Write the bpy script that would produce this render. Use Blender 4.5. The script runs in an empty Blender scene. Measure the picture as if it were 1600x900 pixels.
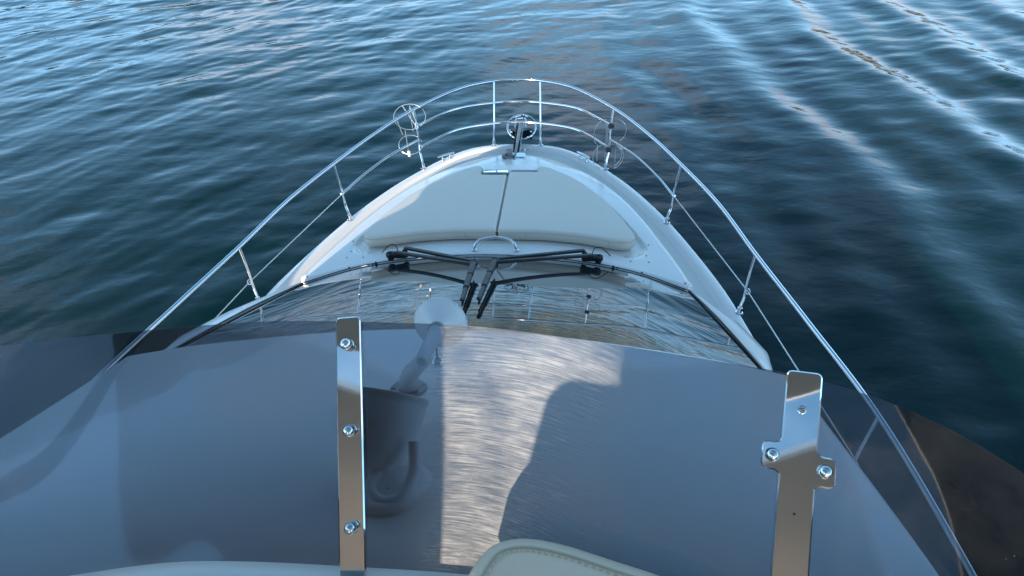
import bpy, math
import numpy as np
from math import radians as R

# ------------------------------------------------------------------ camera, sky, sun
SC = bpy.context.scene
COL = SC.collection
cam_d = bpy.data.cameras.new('camera'); cam = bpy.data.objects.new('camera', cam_d); COL.objects.link(cam)
SC.camera = cam
cam_d.sensor_width = 36.0; cam_d.lens = 0.9863*1000/1600*36; cam_d.clip_start = 0.05; cam_d.clip_end = 6000
def cam_basis(pitch, yaw, roll):
    cp, sp, cy, sy = math.cos(pitch), math.sin(pitch), math.cos(yaw), math.sin(yaw)
    f = np.array([sy*cp, cy*cp, -sp]); r = np.array([cy, -sy, 0.0]); u = np.cross(r, f)
    cr, sr = math.cos(roll), math.sin(roll)
    return cr*r+sr*u, -sr*r+cr*u, f
from mathutils import Matrix, Vector
CAMR = cam_basis(R(38.50), R(-6.24), R(-2.80))
_r, _u, _f = CAMR
cam.matrix_world = Matrix(((_r[0], _u[0], -_f[0], 0.587), (_r[1], _u[1], -_f[1], 0.0), (_r[2], _u[2], -_f[2], 0.0), (0, 0, 0, 1)))

SUN_EL, SUN_AZ = 13.0, 16.0        # low sun astern, SUN_AZ degrees to port
world = bpy.data.worlds.new('World'); SC.world = world; world.use_nodes = True
wn, wl = world.node_tree.nodes, world.node_tree.links
wn.clear()
sky = wn.new('ShaderNodeTexSky'); sky.sky_type = 'NISHITA'; sky.sun_disc = False
sky.sun_elevation = R(SUN_EL); sky.sun_rotation = R(180+SUN_AZ); sky.air_density = 1.0; sky.dust_density = 0.4; sky.ozone_density = 1.3
tc = wn.new('ShaderNodeTexCoord'); sep = wn.new('ShaderNodeSeparateXYZ'); wl.new(tc.outputs['Generated'], sep.inputs[0])
def wmath(op, a, b=None):
    n = wn.new('ShaderNodeMath'); n.operation = op
    for i, v in enumerate((a, b)):
        if v is None: continue
        if isinstance(v, (int, float)): n.inputs[i].default_value = v
        else: wl.new(v, n.inputs[i])
    return n.outputs[0]
zz = wmath('ADD', wmath('MAXIMUM', sep.outputs[2], 0.0), 0.22)
cmb = wn.new('ShaderNodeCombineXYZ'); wl.new(wmath('DIVIDE', sep.outputs[0], zz), cmb.inputs[0]); wl.new(wmath('DIVIDE', sep.outputs[1], zz), cmb.inputs[1])
nz = wn.new('ShaderNodeTexNoise'); nz.inputs['Scale'].default_value = 1.1; nz.inputs['Detail'].default_value = 6; nz.inputs['Roughness'].default_value = 0.55
wl.new(cmb.outputs[0], nz.inputs['Vector'])
cr_ = wn.new('ShaderNodeValToRGB'); cr_.color_ramp.elements[0].position = 0.515; cr_.color_ramp.elements[1].position = 0.56
wl.new(nz.outputs['Fac'], cr_.inputs[0])
mixc = wn.new('ShaderNodeMix'); mixc.data_type = 'RGBA'

low = wn.new('ShaderNodeMapRange'); low.interpolation_type = 'SMOOTHSTEP'; low.inputs['From Min'].default_value = 0.28; low.inputs['From Max'].default_value = 0.55; low.inputs['To Min'].default_value = 0.80; low.inputs['To Max'].default_value = 0.06
wl.new(sep.outputs[2], low.inputs['Value']); wl.new(wmath('MULTIPLY', cr_.outputs[0], low.outputs[0]), mixc.inputs['Factor']); hsv = wn.new('ShaderNodeHueSaturation'); hsv.inputs['Hue'].default_value = 0.492; hsv.inputs['Saturation'].default_value = 1.25; wl.new(sky.outputs[0], hsv.inputs['Color']); 
hz = wn.new('ShaderNodeMix'); hz.data_type = 'RGBA'       # pale band of haze low over the water, all round
hzf = wmath('MULTIPLY', wmath('POWER', 2.718, wmath('MULTIPLY', wmath('MAXIMUM', sep.outputs[2], 0.0), -4.8)), 1.0)
wl.new(hzf, hz.inputs['Factor']); wl.new(hsv.outputs[0], hz.inputs['A']); hz.inputs['B'].default_value = (5.4, 11.8, 20.0, 1)
wl.new(hz.outputs['Result'], mixc.inputs['A']); mixc.inputs['B'].default_value = (6.4, 7.4, 9.0, 1)
bg = wn.new('ShaderNodeBackground'); bg.inputs['Strength'].default_value = 0.15
wo = wn.new('ShaderNodeOutputWorld'); wl.new(mixc.outputs['Result'], bg.inputs[0]); wl.new(bg.outputs[0], wo.inputs[0])
sun_d = bpy.data.lights.new('sun', 'SUN'); sun_d.energy = 5.0; sun_d.angle = R(0.5); sun_d.color = (1.0, 0.86, 0.70)
sun = bpy.data.objects.new('sun', sun_d); COL.objects.link(sun)
_to = Vector((-math.sin(R(SUN_AZ))*math.cos(R(SUN_EL)), -math.cos(R(SUN_AZ))*math.cos(R(SUN_EL)), math.sin(R(SUN_EL))))
sun.rotation_euler = _to.to_track_quat('Z', 'Y').to_euler(); sun.location = (0, -20, 12)
SC.view_settings.view_transform = 'Standard'; SC.view_settings.look = 'None'; SC.view_settings.gamma = 1.0
SC.view_settings.exposure = 0.80
SC.cycles.max_bounces = 10; SC.cycles.transparent_max_bounces = 16; SC.cycles.caustics_reflective = False; SC.cycles.caustics_refractive = False
SC.cycles.use_denoising = True

# ------------------------------------------------------------------ materials
def mat(name, col, rough=0.4, metal=0.0, ior=1.5, coat=0.0, nscale=0, namt=0.0, bump=0.0, bscale=60, spec=None, detail=4):
    m = bpy.data.materials.new(name); m.use_nodes = True
    nt = m.node_tree; b = nt.nodes['Principled BSDF']
    b.inputs['Base Color'].default_value = (*col, 1); b.inputs['Roughness'].default_value = rough
    b.inputs['Metallic'].default_value = metal; b.inputs['IOR'].default_value = ior; b.inputs['Coat Weight'].default_value = coat
    tcn = nt.nodes.new('ShaderNodeTexCoord')
    if nscale:
        n = nt.nodes.new('ShaderNodeTexNoise'); n.inputs['Scale'].default_value = nscale; n.inputs['Detail'].default_value = 5
        nt.links.new(tcn.outputs['Object'], n.inputs['Vector'])
        mx = nt.nodes.new('ShaderNodeMix'); mx.data_type = 'RGBA'; nt.links.new(n.outputs['Fac'], mx.inputs['Factor'])
        mx.inputs['A'].default_value = (*[c*(1-namt) for c in col], 1); mx.inputs['B'].default_value = (*[min(1, c*(1+namt)) for c in col], 1)
        nt.links.new(mx.outputs['Result'], b.inputs['Base Color'])
        mr = nt.nodes.new('ShaderNodeMapRange'); mr.inputs['To Min'].default_value = rough*0.7; mr.inputs['To Max'].default_value = min(1, rough*1.35)
        nt.links.new(n.outputs['Fac'], mr.inputs['Value']); nt.links.new(mr.outputs[0], b.inputs['Roughness'])
    if bump:
        n2 = nt.nodes.new('ShaderNodeTexNoise'); n2.inputs['Scale'].default_value = bscale; n2.inputs['Detail'].default_value = detail
        nt.links.new(tcn.outputs['Object'], n2.inputs['Vector'])
        bp = nt.nodes.new('ShaderNodeBump'); bp.inputs['Strength'].default_value = bump; bp.inputs['Distance'].default_value = 0.002
        nt.links.new(n2.outputs['Fac'], bp.inputs['Height']); nt.links.new(bp.outputs[0], b.inputs['Normal'])
    return m
M = {}
M['gelcoat'] = mat('gelcoat', (0.82, 0.765, 0.71), 0.22, coat=0.3, nscale=2.2, namt=0.03, bump=0.05, bscale=9)
M['hull'] = mat('hull', (0.75, 0.76, 0.77), 0.18, coat=0.4, nscale=1.5, namt=0.03)
M['nonskid'] = mat('nonskid', (0.66, 0.645, 0.60), 0.55, nscale=5, namt=0.05, bump=0.5, bscale=260)
M['vinyl'] = mat('vinyl', (0.72, 0.64, 0.54), 0.5, nscale=4, namt=0.04, bump=0.25, bscale=24, detail=6)
M['piping'] = mat('piping', (0.55, 0.52, 0.46), 0.6, bump=0.3, bscale=200)
M['cream'] = mat('cream_vinyl', (0.78, 0.60, 0.43), 0.42, nscale=6, namt=0.05, bump=0.4, bscale=120)
M['stitch'] = mat('stitch', (0.52, 0.45, 0.33), 0.8)
M['steel'] = mat('steel', (0.74, 0.75, 0.76), 0.10, metal=1.0, nscale=14, namt=0.05)
M['mirror'] = mat('mirror_steel', (0.80, 0.80, 0.79), 0.035, metal=1.0, nscale=9, namt=0.03, bump=0.02, bscale=7)
M['black'] = mat('black_metal', (0.010, 0.010, 0.011), 0.5, nscale=30, namt=0.3)
M['rubber'] = mat('black_rubber', (0.012, 0.012, 0.012), 0.6)
M['galv'] = mat('galvanised', (0.28, 0.29, 0.30), 0.42, metal=0.8, nscale=18, namt=0.25, bump=0.3)
M['wire'] = mat('wire', (0.70, 0.69, 0.66), 0.3, metal=0.9)
M['plastic'] = mat('white_plastic', (0.82, 0.80, 0.78), 0.35, nscale=5, namt=0.03)
M['lens'] = mat('lens', (0.10, 0.11, 0.12), 0.05, ior=1.6)
M['dark'] = mat('dark_recess', (0.05, 0.055, 0.06), 0.5)
M['floor'] = mat('deck_floor', (0.30, 0.29, 0.27), 0.6, nscale=6, namt=0.25)
M['roofcloth'] = mat('roof_underside', (0.66, 0.66, 0.66), 0.6)
M['post'] = mat('dark_post', (0.03, 0.032, 0.036), 0.3)

def windscreen_glass():
    m = bpy.data.materials.new('dark_glass'); m.use_nodes = True; nt = m.node_tree; b = nt.nodes['Principled BSDF']
    b.inputs['Base Color'].default_value = (0.012, 0.016, 0.018, 1); b.inputs['Roughness'].default_value = 0.015
    b.inputs['IOR'].default_value = 3.2
    return m
M['glass'] = windscreen_glass()

def acrylic():
    m = bpy.data.materials.new('tinted_acrylic'); m.use_nodes = True; nt = m.node_tree; nt.nodes.clear(); L = nt.links.new
    N = nt.nodes.new
    out = N('ShaderNodeOutputMaterial'); tr = N('ShaderNodeBsdfTransparent'); tr.inputs[0].default_value = (0.51, 0.55, 0.60, 1)
    gl = N('ShaderNodeBsdfGlossy'); gl.inputs['Roughness'].default_value = 0.03
    fr = N('ShaderNodeFresnel'); fr.inputs[0].default_value = 1.7
    mx = N('ShaderNodeMixShader'); L(fr.outputs[0], mx.inputs[0]); L(tr.outputs[0], mx.inputs[1]); L(gl.outputs[0], mx.inputs[2])
    # wiping scratches with their sun glare painted in: fine arcs of noise around a point low on the sheet
    tcn = N('ShaderNodeTexCoord'); sp = N('ShaderNodeSeparateXYZ'); L(tcn.outputs['Object'], sp.inputs[0])
    def ma(op, a, b=None, c=None):
        n = N('ShaderNodeMath'); n.operation = op
        for i, v in enumerate((a, b, c)):
            if v is None: continue
            if isinstance(v, (int, float)): n.inputs[i].default_value = v
            else: L(v, n.inputs[i])
        return n.outputs[0]
    dx = ma('SUBTRACT', sp.outputs[0], 0.25); dz = ma('ADD', sp.outputs[1], 0.75)
    rr = ma('SQRT', ma('ADD', ma('MULTIPLY', dx, dx), ma('MULTIPLY', dz, dz))); an = ma('ARCTAN2', dx, dz)
    cb = N('ShaderNodeCombineXYZ'); L(ma('MULTIPLY', rr, 300), cb.inputs[0]); L(ma('MULTIPLY', an, 10), cb.inputs[1])
    n1 = N('ShaderNodeTexNoise'); n1.inputs['Scale'].default_value = 1.0; n1.inputs['Detail'].default_value = 5; n1.inputs['Roughness'].default_value = 0.7; L(cb.outputs[0], n1.inputs['Vector'])
    n2 = N('ShaderNodeTexNoise'); n2.inputs['Scale'].default_value = 7; n2.inputs['Detail'].default_value = 4; L(tcn.outputs['Object'], n2.inputs['Vector'])
    mr = N('ShaderNodeMapRange'); mr.inputs['From Min'].default_value = 0.38; mr.inputs['From Max'].default_value = 0.74
    mr.inputs['To Min'].default_value = 0.10; mr.inputs['To Max'].default_value = 0.62; L(n1.outputs['Fac'], mr.inputs['Value'])
    fac = ma('MULTIPLY', mr.outputs[0], ma('ADD', ma('MULTIPLY', n2.outputs['Fac'], 1.6), -0.15))
    fall = N('ShaderNodeMapRange'); fall.interpolation_type = 'SMOOTHSTEP'; fall.inputs['From Min'].default_value = 0.19; fall.inputs['From Max'].default_value = 0.34; fall.inputs['To Min'].default_value = 1.0; fall.inputs['To Max'].default_value = 0.04
    L(ma('ABSOLUTE', ma('SUBTRACT', sp.outputs[0], 0.455)), fall.inputs['Value']); fac = ma('MULTIPLY', fac, fall.outputs[0])  # glare patch shaped in: scratch sheen masked to the sunlit band
    bp = N('ShaderNodeBump'); bp.inputs['Strength'].default_value = 0.06; bp.inputs['Distance'].default_value = 0.002; L(n1.outputs['Fac'], bp.inputs['Height'])
    g2 = N('ShaderNodeBsdfGlossy'); g2.inputs['Roughness'].default_value = 0.45; L(bp.outputs[0], g2.inputs['Normal'])
    mx2 = N('ShaderNodeMixShader'); L(fac, mx2.inputs[0]); L(mx.outputs[0], mx2.inputs[1]); L(g2.outputs[0], mx2.inputs[2])
    # dried spray: sparse pale specks and a faint film
    vo = N('ShaderNodeTexVoronoi'); vo.inputs['Scale'].default_value = 70; L(tcn.outputs['Object'], vo.inputs['Vector'])
    wn_ = N('ShaderNodeSeparateColor'); L(vo.outputs['Color'], wn_.inputs[0])
    spk = ma('MULTIPLY', ma('LESS_THAN', vo.outputs['Distance'], ma('MULTIPLY', wn_.outputs[1], 0.10)), ma('MULTIPLY', ma('GREATER_THAN', wn_.outputs[0], 0.90), 0.22))
    n3 = N('ShaderNodeTexNoise'); n3.inputs['Scale'].default_value = 3.0; n3.inputs['Detail'].default_value = 7; n3.inputs['Roughness'].default_value = 0.65; L(tcn.outputs['Object'], n3.inputs['Vector'])
    film = N('ShaderNodeMapRange'); film.inputs['From Min'].default_value = 0.48; film.inputs['From Max'].default_value = 0.75; film.inputs['To Max'].default_value = 0.022; L(n3.outputs['Fac'], film.inputs['Value'])
    df = N('ShaderNodeBsdfDiffuse'); df.inputs[0].default_value = (0.6, 0.6, 0.58, 1)
    mx3 = N('ShaderNodeMixShader'); L(ma('ADD', spk, film.outputs[0]), mx3.inputs[0]); L(mx2.outputs[0], mx3.inputs[1]); L(df.outputs[0], mx3.inputs[2])
    L(mx3.outputs[0], out.inputs[0])
    return m
M['acrylic'] = acrylic()
M['acrylic_edge'] = mat('acrylic_edge', (0.42, 0.44, 0.42), 0.25)

def water_mat():
    m = bpy.data.materials.new('sea_water'); m.use_nodes = True; nt = m.node_tree; b = nt.nodes['Principled BSDF']; L = nt.links.new; N = nt.nodes.new
    b.inputs['Roughness'].default_value = 0.04; b.inputs['IOR'].default_value = 1.34
    geo = N('ShaderNodeNewGeometry')
    n0 = N('ShaderNodeTexNoise'); n0.inputs['Scale'].default_value = 0.16; n0.inputs['Detail'].default_value = 3; L(geo.outputs['Position'], n0.inputs['Vector'])
    mx = N('ShaderNodeMix'); mx.data_type = 'RGBA'; L(n0.outputs['Fac'], mx.inputs['Factor'])
    mx.inputs['A'].default_value = (0.0002, 0.0120, 0.0165, 1); mx.inputs['B'].default_value = (0.0004, 0.0150, 0.0110, 1); L(mx.outputs['Result'], b.inputs['Base Color'])
    mp = N('ShaderNodeMapping'); mp.inputs['Rotation'].default_value = (0, 0, R(-38)); mp.inputs['Scale'].default_value = (1.0, 1.9, 1)
    L(geo.outputs['Position'], mp.inputs['Vector'])
    n1 = N('ShaderNodeTexNoise'); n1.inputs['Scale'].default_value = 3.6; n1.inputs['Detail'].default_value = 8; n1.inputs['Roughness'].default_value = 0.42; L(mp.outputs[0], n1.inputs['Vector'])
    b1 = N('ShaderNodeBump'); b1.inputs['Strength'].default_value = 1.0; b1.inputs['Distance'].default_value = 0.006; L(n1.outputs['Fac'], b1.inputs['Height'])
    n2 = N('ShaderNodeTexNoise'); n2.inputs['Scale'].default_value = 0.35; n2.inputs['Detail'].default_value = 3; L(mp.outputs[0], n2.inputs['Vector'])
    # far from the displaced sheet the larger waves come from relief too
    ln = N('ShaderNodeVectorMath'); ln.operation = 'LENGTH'; L(geo.outputs['Position'], ln.inputs[0])
    mr = N('ShaderNodeMapRange'); mr.inputs['From Min'].default_value = 20; mr.inputs['From Max'].default_value = 32; mr.inputs['To Max'].default_value = 1.0; L(ln.outputs['Value'], mr.inputs['Value'])
    mm = N('ShaderNodeMath'); mm.operation = 'MULTIPLY'; L(n2.outputs['Fac'], mm.inputs[0]); L(mr.outputs[0], mm.inputs[1])
    b2 = N('ShaderNodeBump'); b2.inputs['Strength'].default_value = 1.0; b2.inputs['Distance'].default_value = 0.22; L(mm.outputs[0], b2.inputs['Height']); L(b1.outputs[0], b2.inputs['Normal'])
    L(b2.outputs[0], b.inputs['Normal'])
    return m
M['water'] = water_mat()

def hill_mat():
    m = bpy.data.materials.new('wooded_hill'); m.use_nodes = True; nt = m.node_tree; b = nt.nodes['Principled BSDF']; L = nt.links.new; N = nt.nodes.new
    geo = N('ShaderNodeNewGeometry'); n1 = N('ShaderNodeTexNoise'); n1.inputs['Scale'].default_value = 0.09; n1.inputs['Detail'].default_value = 8; L(geo.outputs['Position'], n1.inputs['Vector'])
    cr = N('ShaderNodeValToRGB'); e = cr.color_ramp.elements; e[0].position = 0.35; e[0].color = (0.045, 0.06, 0.018, 1); e[1].position = 0.68; e[1].color = (0.36, 0.23, 0.09, 1)
    e2 = cr.color_ramp.elements.new(0.52); e2.color = (0.13, 0.11, 0.035, 1)
    L(n1.outputs['Fac'], cr.inputs[0]); L(cr.outputs[0], b.inputs['Base Color']); b.inputs['Roughness'].default_value = 0.95
    return m
M['hill'] = hill_mat()

# ------------------------------------------------------------------ mesh helpers
def mesh_obj(name, V, F, m, parent=None, smooth=True, angle=35, mats=None, fmat=None):
    me = bpy.data.meshes.new(name); me.from_pydata([tuple(map(float, v)) for v in V], [], [tuple(map(int, f)) for f in F]); me.update()
    for mm in (mats or [m]): me.materials.append(mm)
    if fmat is not None: me.polygons.foreach_set('material_index', fmat)
    if smooth:
        me.polygons.foreach_set('use_smooth', [True]*len(me.polygons))
        me.set_sharp_from_angle(angle=R(angle))
    o = bpy.data.objects.new(name, me); COL.objects.link(o)
    if parent is not None: o.parent = parent
    return o
def thing(name, label, cat, loc=(0, 0, 0), group=None):
    o = bpy.data.objects.new(name, None); COL.objects.link(o); o.location = loc; o.empty_display_size = 0.1
    o['label'] = label; o['category'] = cat
    if group: o['group'] = group
    return o
def tag(o, label, cat, group=None):
    o['label'] = label; o['category'] = cat
    if group: o['group'] = group
    return o
class MB:
    """collects shapes in world space; build() re-bases them on the parent's location"""
    def __init__(s): s.V = []; s.F = []; s.n = 0
    def add(s, V, F):
        V = np.asarray(V, float); s.V.append(V); s.F += [tuple(i+s.n for i in f) for f in F]; s.n += len(V); return s
    def tube(s, P, r, n=10, closed=False, cap=True):
        P = np.asarray(P, float); k = len(P); rr = np.full(k, r) if np.isscalar(r) else np.asarray(r, float)
        T = np.roll(P, -1, 0)-np.roll(P, 1, 0) if closed else np.gradient(P, axis=0)
        T /= np.linalg.norm(T, axis=1)[:, None]+1e-12
        a = np.array([0, 0, 1.0]) if abs(T[0][2]) < 0.9 else np.array([1.0, 0, 0])
        nrm = np.cross(T[0], a); nrm /= np.linalg.norm(nrm); V = []
        ang = np.linspace(0, 2*math.pi, n, endpoint=False)
        for i in range(k):
            nrm = nrm-T[i]*(nrm@T[i]); nrm /= np.linalg.norm(nrm)+1e-12; bn = np.cross(T[i], nrm)
            V.append(P[i]+rr[i]*(np.cos(ang)[:, None]*nrm+np.sin(ang)[:, None]*bn))
        F = []
        for i in range(k if closed else k-1):
            j = (i+1) % k
            for q in range(n):
                q2 = (q+1) % n; F.append((i*n+q, i*n+q2, j*n+q2, j*n+q))
        if cap and not closed: F += [tuple(range(n))[::-1], tuple((k-1)*n+q for q in range(n))]
        return s.add(np.concatenate(V), F)
    def box(s, c, size, ax=None, bev=0.0):
        """oriented box; ax = 3 row vectors; bev cuts the long edges"""
        ax = np.eye(3) if ax is None else np.asarray(ax, float); h = np.asarray(size, float)/2; b = min(bev, h[0]*.9, h[1]*.9)
        if b > 0:
            ring = [(h[0]-b, -h[1]), (h[0], -h[1]+b), (h[0], h[1]-b), (h[0]-b, h[1]), (-h[0]+b, h[1]), (-h[0], h[1]-b), (-h[0], -h[1]+b), (-h[0]+b, -h[1])]
        else: ring = [(h[0], -h[1]), (h[0], h[1]), (-h[0], h[1]), (-h[0], -h[1])]
        n = len(ring); bz = min(b, h[2]*.9); V = []
        lv = [(-h[2], 1-bz/max(h[0], 1e-9)), (-h[2]+bz, 1), (h[2]-bz, 1), (h[2], 1-bz/max(h[0], 1e-9))] if bz > 0 else [(-h[2], 1), (h[2], 1)]
        for z, k in lv:
            for x, y in ring:
                xx = math.copysign(max(abs(x)-(bz if k < 1 else 0), 0), x); yy = math.copysign(max(abs(y)-(bz if k < 1 else 0), 0), y); V.append((xx, yy, z))
        V = np.array(V)@ax+np.asarray(c, float); F = []
        for i in range(len(lv)-1):
            for q in range(n): F.append((i*n+q, i*n+(q+1) % n, (i+1)*n+(q+1) % n, (i+1)*n+q))
        F += [tuple(range(n))[::-1], tuple((len(lv)-1)*n+q for q in range(n))]
        return s.add(V, F)
    def lathe(s, prof, o, axis, n=32):
        """prof: (distance along axis, radius)"""
        ax = np.array(axis, float); ax /= np.linalg.norm(ax); a = np.array([0, 0, 1.0]) if abs(ax[2]) < .9 else np.array([1.0, 0, 0])
        u = np.cross(ax, a); u /= np.linalg.norm(u); v = np.cross(ax, u); ang = np.linspace(0, 2*math.pi, n, endpoint=False)
        V = [np.asarray(o)+ax*t+r*(np.cos(q)*u+np.sin(q)*v) for t, r in prof for q in ang]; F = []
        for i in range(len(prof)-1):
            for q in range(n): F.append((i*n+q, i*n+(q+1) % n, (i+1)*n+(q+1) % n, (i+1)*n+q))
        if prof[0][1] > 1e-6: F.append(tuple(range(n))[::-1])
        if prof[-1][1] > 1e-6: F.append(tuple((len(prof)-1)*n+q for q in range(n)))
        return s.add(V, F)
    def grid(s, G, closed_u=False):
        G = np.asarray(G, float); a, b = G.shape[:2]; F = []
        for i in range(a-1):
            for j in range(b if closed_u else b-1):
                j2 = (j+1) % b; F.append((i*b+j, i*b+j2, (i+1)*b+j2, (i+1)*b+j))
        return s.add(G.reshape(-1, 3), F)
    def build(s, name, m, parent=None, **k):
        V = np.concatenate(s.V)
        if parent is not None:
            p = parent; off = np.zeros(3)
            while p is not None: off += np.array(p.location); p = p.parent
            V = V-off
        o = mesh_obj(name, V, s.F, m, parent, **k)
        return o
def spl(P, n=60, closed=False):
    """Catmull-Rom through P, roughly even in arc length"""
    P = np.asarray(P, float)
    Q = np.vstack([P[-1], P, P[0], P[1]]) if closed else np.vstack([2*P[0]-P[1], P, 2*P[-1]-P[-2]])
    out = []
    for i in range(len(Q)-3):
        for t in np.linspace(0, 1, 16, endpoint=False):
            a, b, c, d = Q[i:i+4]
            out.append(.5*((2*b)+(-a+c)*t+(2*a-5*b+4*c-d)*t*t+(-a+3*b-3*c+d)*t**3))
    if not closed: out.append(Q[-2])
    out = np.array(out)
    if closed: out = np.vstack([out, out[0]])
    d = np.r_[0, np.cumsum(np.linalg.norm(np.diff(out, axis=0), axis=1))]
    t = np.linspace(0, d[-1], n+1 if closed else n); res = np.stack([np.interp(t, d, out[:, k]) for k in range(out.shape[1])], 1)
    return res[:-1] if closed else res
def offs(O, d, closed=True):
    """offset a closed 2-D outline inward by d (counter-clockwise outline)"""
    T = np.roll(O, -1, 0)-np.roll(O, 1, 0); T /= np.linalg.norm(T, axis=1)[:, None]+1e-12
    return O+d*np.stack([-T[:, 1], T[:, 0]], 1)
def blob(mb, outline, ztop, thick, rad, c, puff=0.0, rings=14, skirt=True):
    """pillow-like slab: flat-ish top ztop(x,y), rounded edge radius rad, vertical side"""
    O = np.asarray(outline, float); area = np.sum(O[:, 0]*np.roll(O[:, 1], -1)-np.roll(O[:, 0], -1)*O[:, 1])
    if area < 0: O = O[::-1]
    G = []
    if skirt: G.append(np.c_[offs(O, rad*.5), ztop(O[:, 0], O[:, 1])-thick]); G.append(np.c_[O, ztop(O[:, 0], O[:, 1])-thick+rad*.5])
    for a in np.linspace(0, 90, 6):
        q = offs(O, rad*(1-math.cos(R(a)))); G.append(np.c_[q, ztop(q[:, 0], q[:, 1])-rad*(1-math.sin(R(a)))])
    q0 = offs(O, rad); c = np.asarray(c, float)
    for f in np.linspace(1, 0.0, rings)[1:]:
        q = c+(q0-c)*max(f, 1e-4); G.append(np.c_[q, ztop(q[:, 0], q[:, 1])+puff*(1-f**3)])
    return mb.grid(np.array(G), closed_u=True)

def curve_interp(tab):
    tab = np.array(tab, float); return lambda y: np.interp(y, tab[:, 0], tab[:, 1])
# ------------------------------------------------------------------ water
WZ = -4.8
def axis_pts(lo, hi, step, far):
    core = np.arange(lo, hi+step/2, step); g = step*1.25**np.arange(1, 60); g = np.cumsum(g); g = g[g < far]
    return np.r_[lo-g[::-1], core, hi+g]
xs = axis_pts(-20, 15, 0.065, 1500); ys = axis_pts(-3, 23, 0.065, 1500)
X, Y = np.meshgrid(xs, ys)
rng = np.random.default_rng(7)
Z = np.zeros_like(X)
def sm(a, b, x): t = np.clip((x-a)/(b-a), 0, 1); return t*t*(3-2*t)
right = sm(-1.5, 4.5, X-0.12*(Y-8))                       # the wash of another boat smooths the starboard side
wx = X+0.35*np.sin(Y*.35+1)+0.2*np.sin(X*.6+Y*.5); wy = Y+0.35*np.sin(X*.31)+0.2*np.sin(Y*.7-X*.4)
for k in range(70):
    lam = 0.30*(2.6/0.30)**rng.random()
    th = R(128)+rng.normal(0, R(27)); kk = 2*math.pi/lam
    amp = 0.0015*lam**1.0/ (1+0.25*lam)
    Z += amp*np.sin(kk*(wx*math.cos(th)+wy*math.sin(th))+rng.random()*6.28)*(1-.6*right)
for k in range(26):
    lam = 0.35*(2.4/0.35)**rng.random()
    th = R(95)+rng.normal(0, R(22)); kk = 2*math.pi/lam
    Z += 0.0019*lam**1.0*np.sin(kk*(wx*math.cos(th)+wy*math.sin(th))+rng.random()*6.28)*(.35+.30*right)
u = X+0.16*(Y-10)+0.012*(Y-10)**2*np.sign(10-Y)*.3+0.18*np.sin(Y*.55)+.1*np.sin(Y*1.3+X)
Z += 0.043*np.sin(2*math.pi*(u-3.6)/2.65)*sm(1.0, 4.0, u)*sm(26, 12, X)*(.35+.65*sm(4, 12, Y))
Z += 0.016*np.sin(2*math.pi*(u-3.1)/1.25+.5*np.sin(Y*.4))*sm(1.5, 4.0, u)*sm(24, 10, X)
patch = np.sin(X*.33+1.3)*np.sin(Y*.27+X*.12+.5)
Z *= 1+.3*patch
Z *= sm(-26, -18, X)*sm(21, 13.5, X)*sm(-9, -2, Y)*sm(28, 21, Y)
V = np.stack([X, Y, WZ+Z], -1).reshape(-1, 3); ny, nx = X.shape
idx = np.arange(nx*ny).reshape(ny, nx)
Fq = np.stack([idx[:-1, :-1], idx[:-1, 1:], idx[1:, 1:], idx[1:, :-1]], -1).reshape(-1, 4)
me = bpy.data.meshes.new('water'); me.vertices.add(len(V)); me.vertices.foreach_set('co', V.ravel())
me.loops.add(Fq.size); me.loops.foreach_set('vertex_index', Fq.ravel().astype(np.int32)); me.polygons.add(len(Fq))
me.polygons.foreach_set('loop_start', np.arange(0, Fq.size, 4, dtype=np.int32)); me.polygons.foreach_set('use_smooth', np.ones(len(Fq), bool))
me.update(); me.validate(); me.materials.append(M['water'])
water = bpy.data.objects.new('water', me); COL.objects.link(water); water['kind'] = 'structure'; water['label'] = 'dark teal sea rippled by wind and a passing wake'

# far shore ahead and to both sides: wooded hills that the water and the dark glass mirror
A = np.linspace(R(-10), R(190), 260); D = np.array([0, 3, 8, 16, 28, 45, 70, 100, 140, 190, 260, 360, 500])
Vh = []
for d in D:
    for a in A:
        base = 210-70*sm(R(100), R(150), a)+60*math.sin(a*2.3)+9*math.sin(a*17)+4*math.sin(a*41)
        r = base+d; hh = 19*(1-math.exp(-d/35))*(1+.35*math.sin(a*5+1)+.18*math.sin(a*13))+.05*d*(1+.4*math.sin(a*3.1+2))
        hh += (rng.random()*3.2 if 3 < d < 200 else 0)
        Vh.append((r*math.cos(a), r*math.sin(a), WZ-.4+hh))
mb = MB(); mb.grid(np.array(Vh).reshape(len(D), len(A), 3)); hills = mb.build('hills', M['hill'], angle=60)
hills['kind'] = 'structure'; hills['label'] = 'wooded hills along the far shore ahead'

# ------------------------------------------------------------------ yacht
yacht = thing('motor_yacht', 'white flybridge motor yacht seen forward over its bow', 'yacht', (0, 0, WZ))
EDGE = [(0, 6.73), (.22, 6.71), (.50, 6.63), (.77, 6.41), (1.02, 6.08), (1.22, 5.77), (1.39, 5.44), (1.54, 5.10), (1.71, 4.62), (1.86, 4.12), (1.94, 3.75), (2.07, 3.0), (2.2, 2.1), (2.28, 1.0), (2.3, -1), (2.28, -4), (2.2, -7)]
e = spl(EDGE, 110); half = e
outl = np.vstack([half[::-1], (half*[-1, 1])[1:]])          # starboard aft -> bow -> port aft (counter-clockwise)
def ofo(d):
    T = np.gradient(outl, axis=0); T /= np.linalg.norm(T, axis=1)[:, None]
    q = outl+d*np.stack([-T[:, 1], T[:, 0]], 1); q[:, 0] = np.where(outl[:, 0] >= 0, np.maximum(q[:, 0], 0), np.minimum(q[:, 0], 0)); return q
DZ = -3.255
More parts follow.
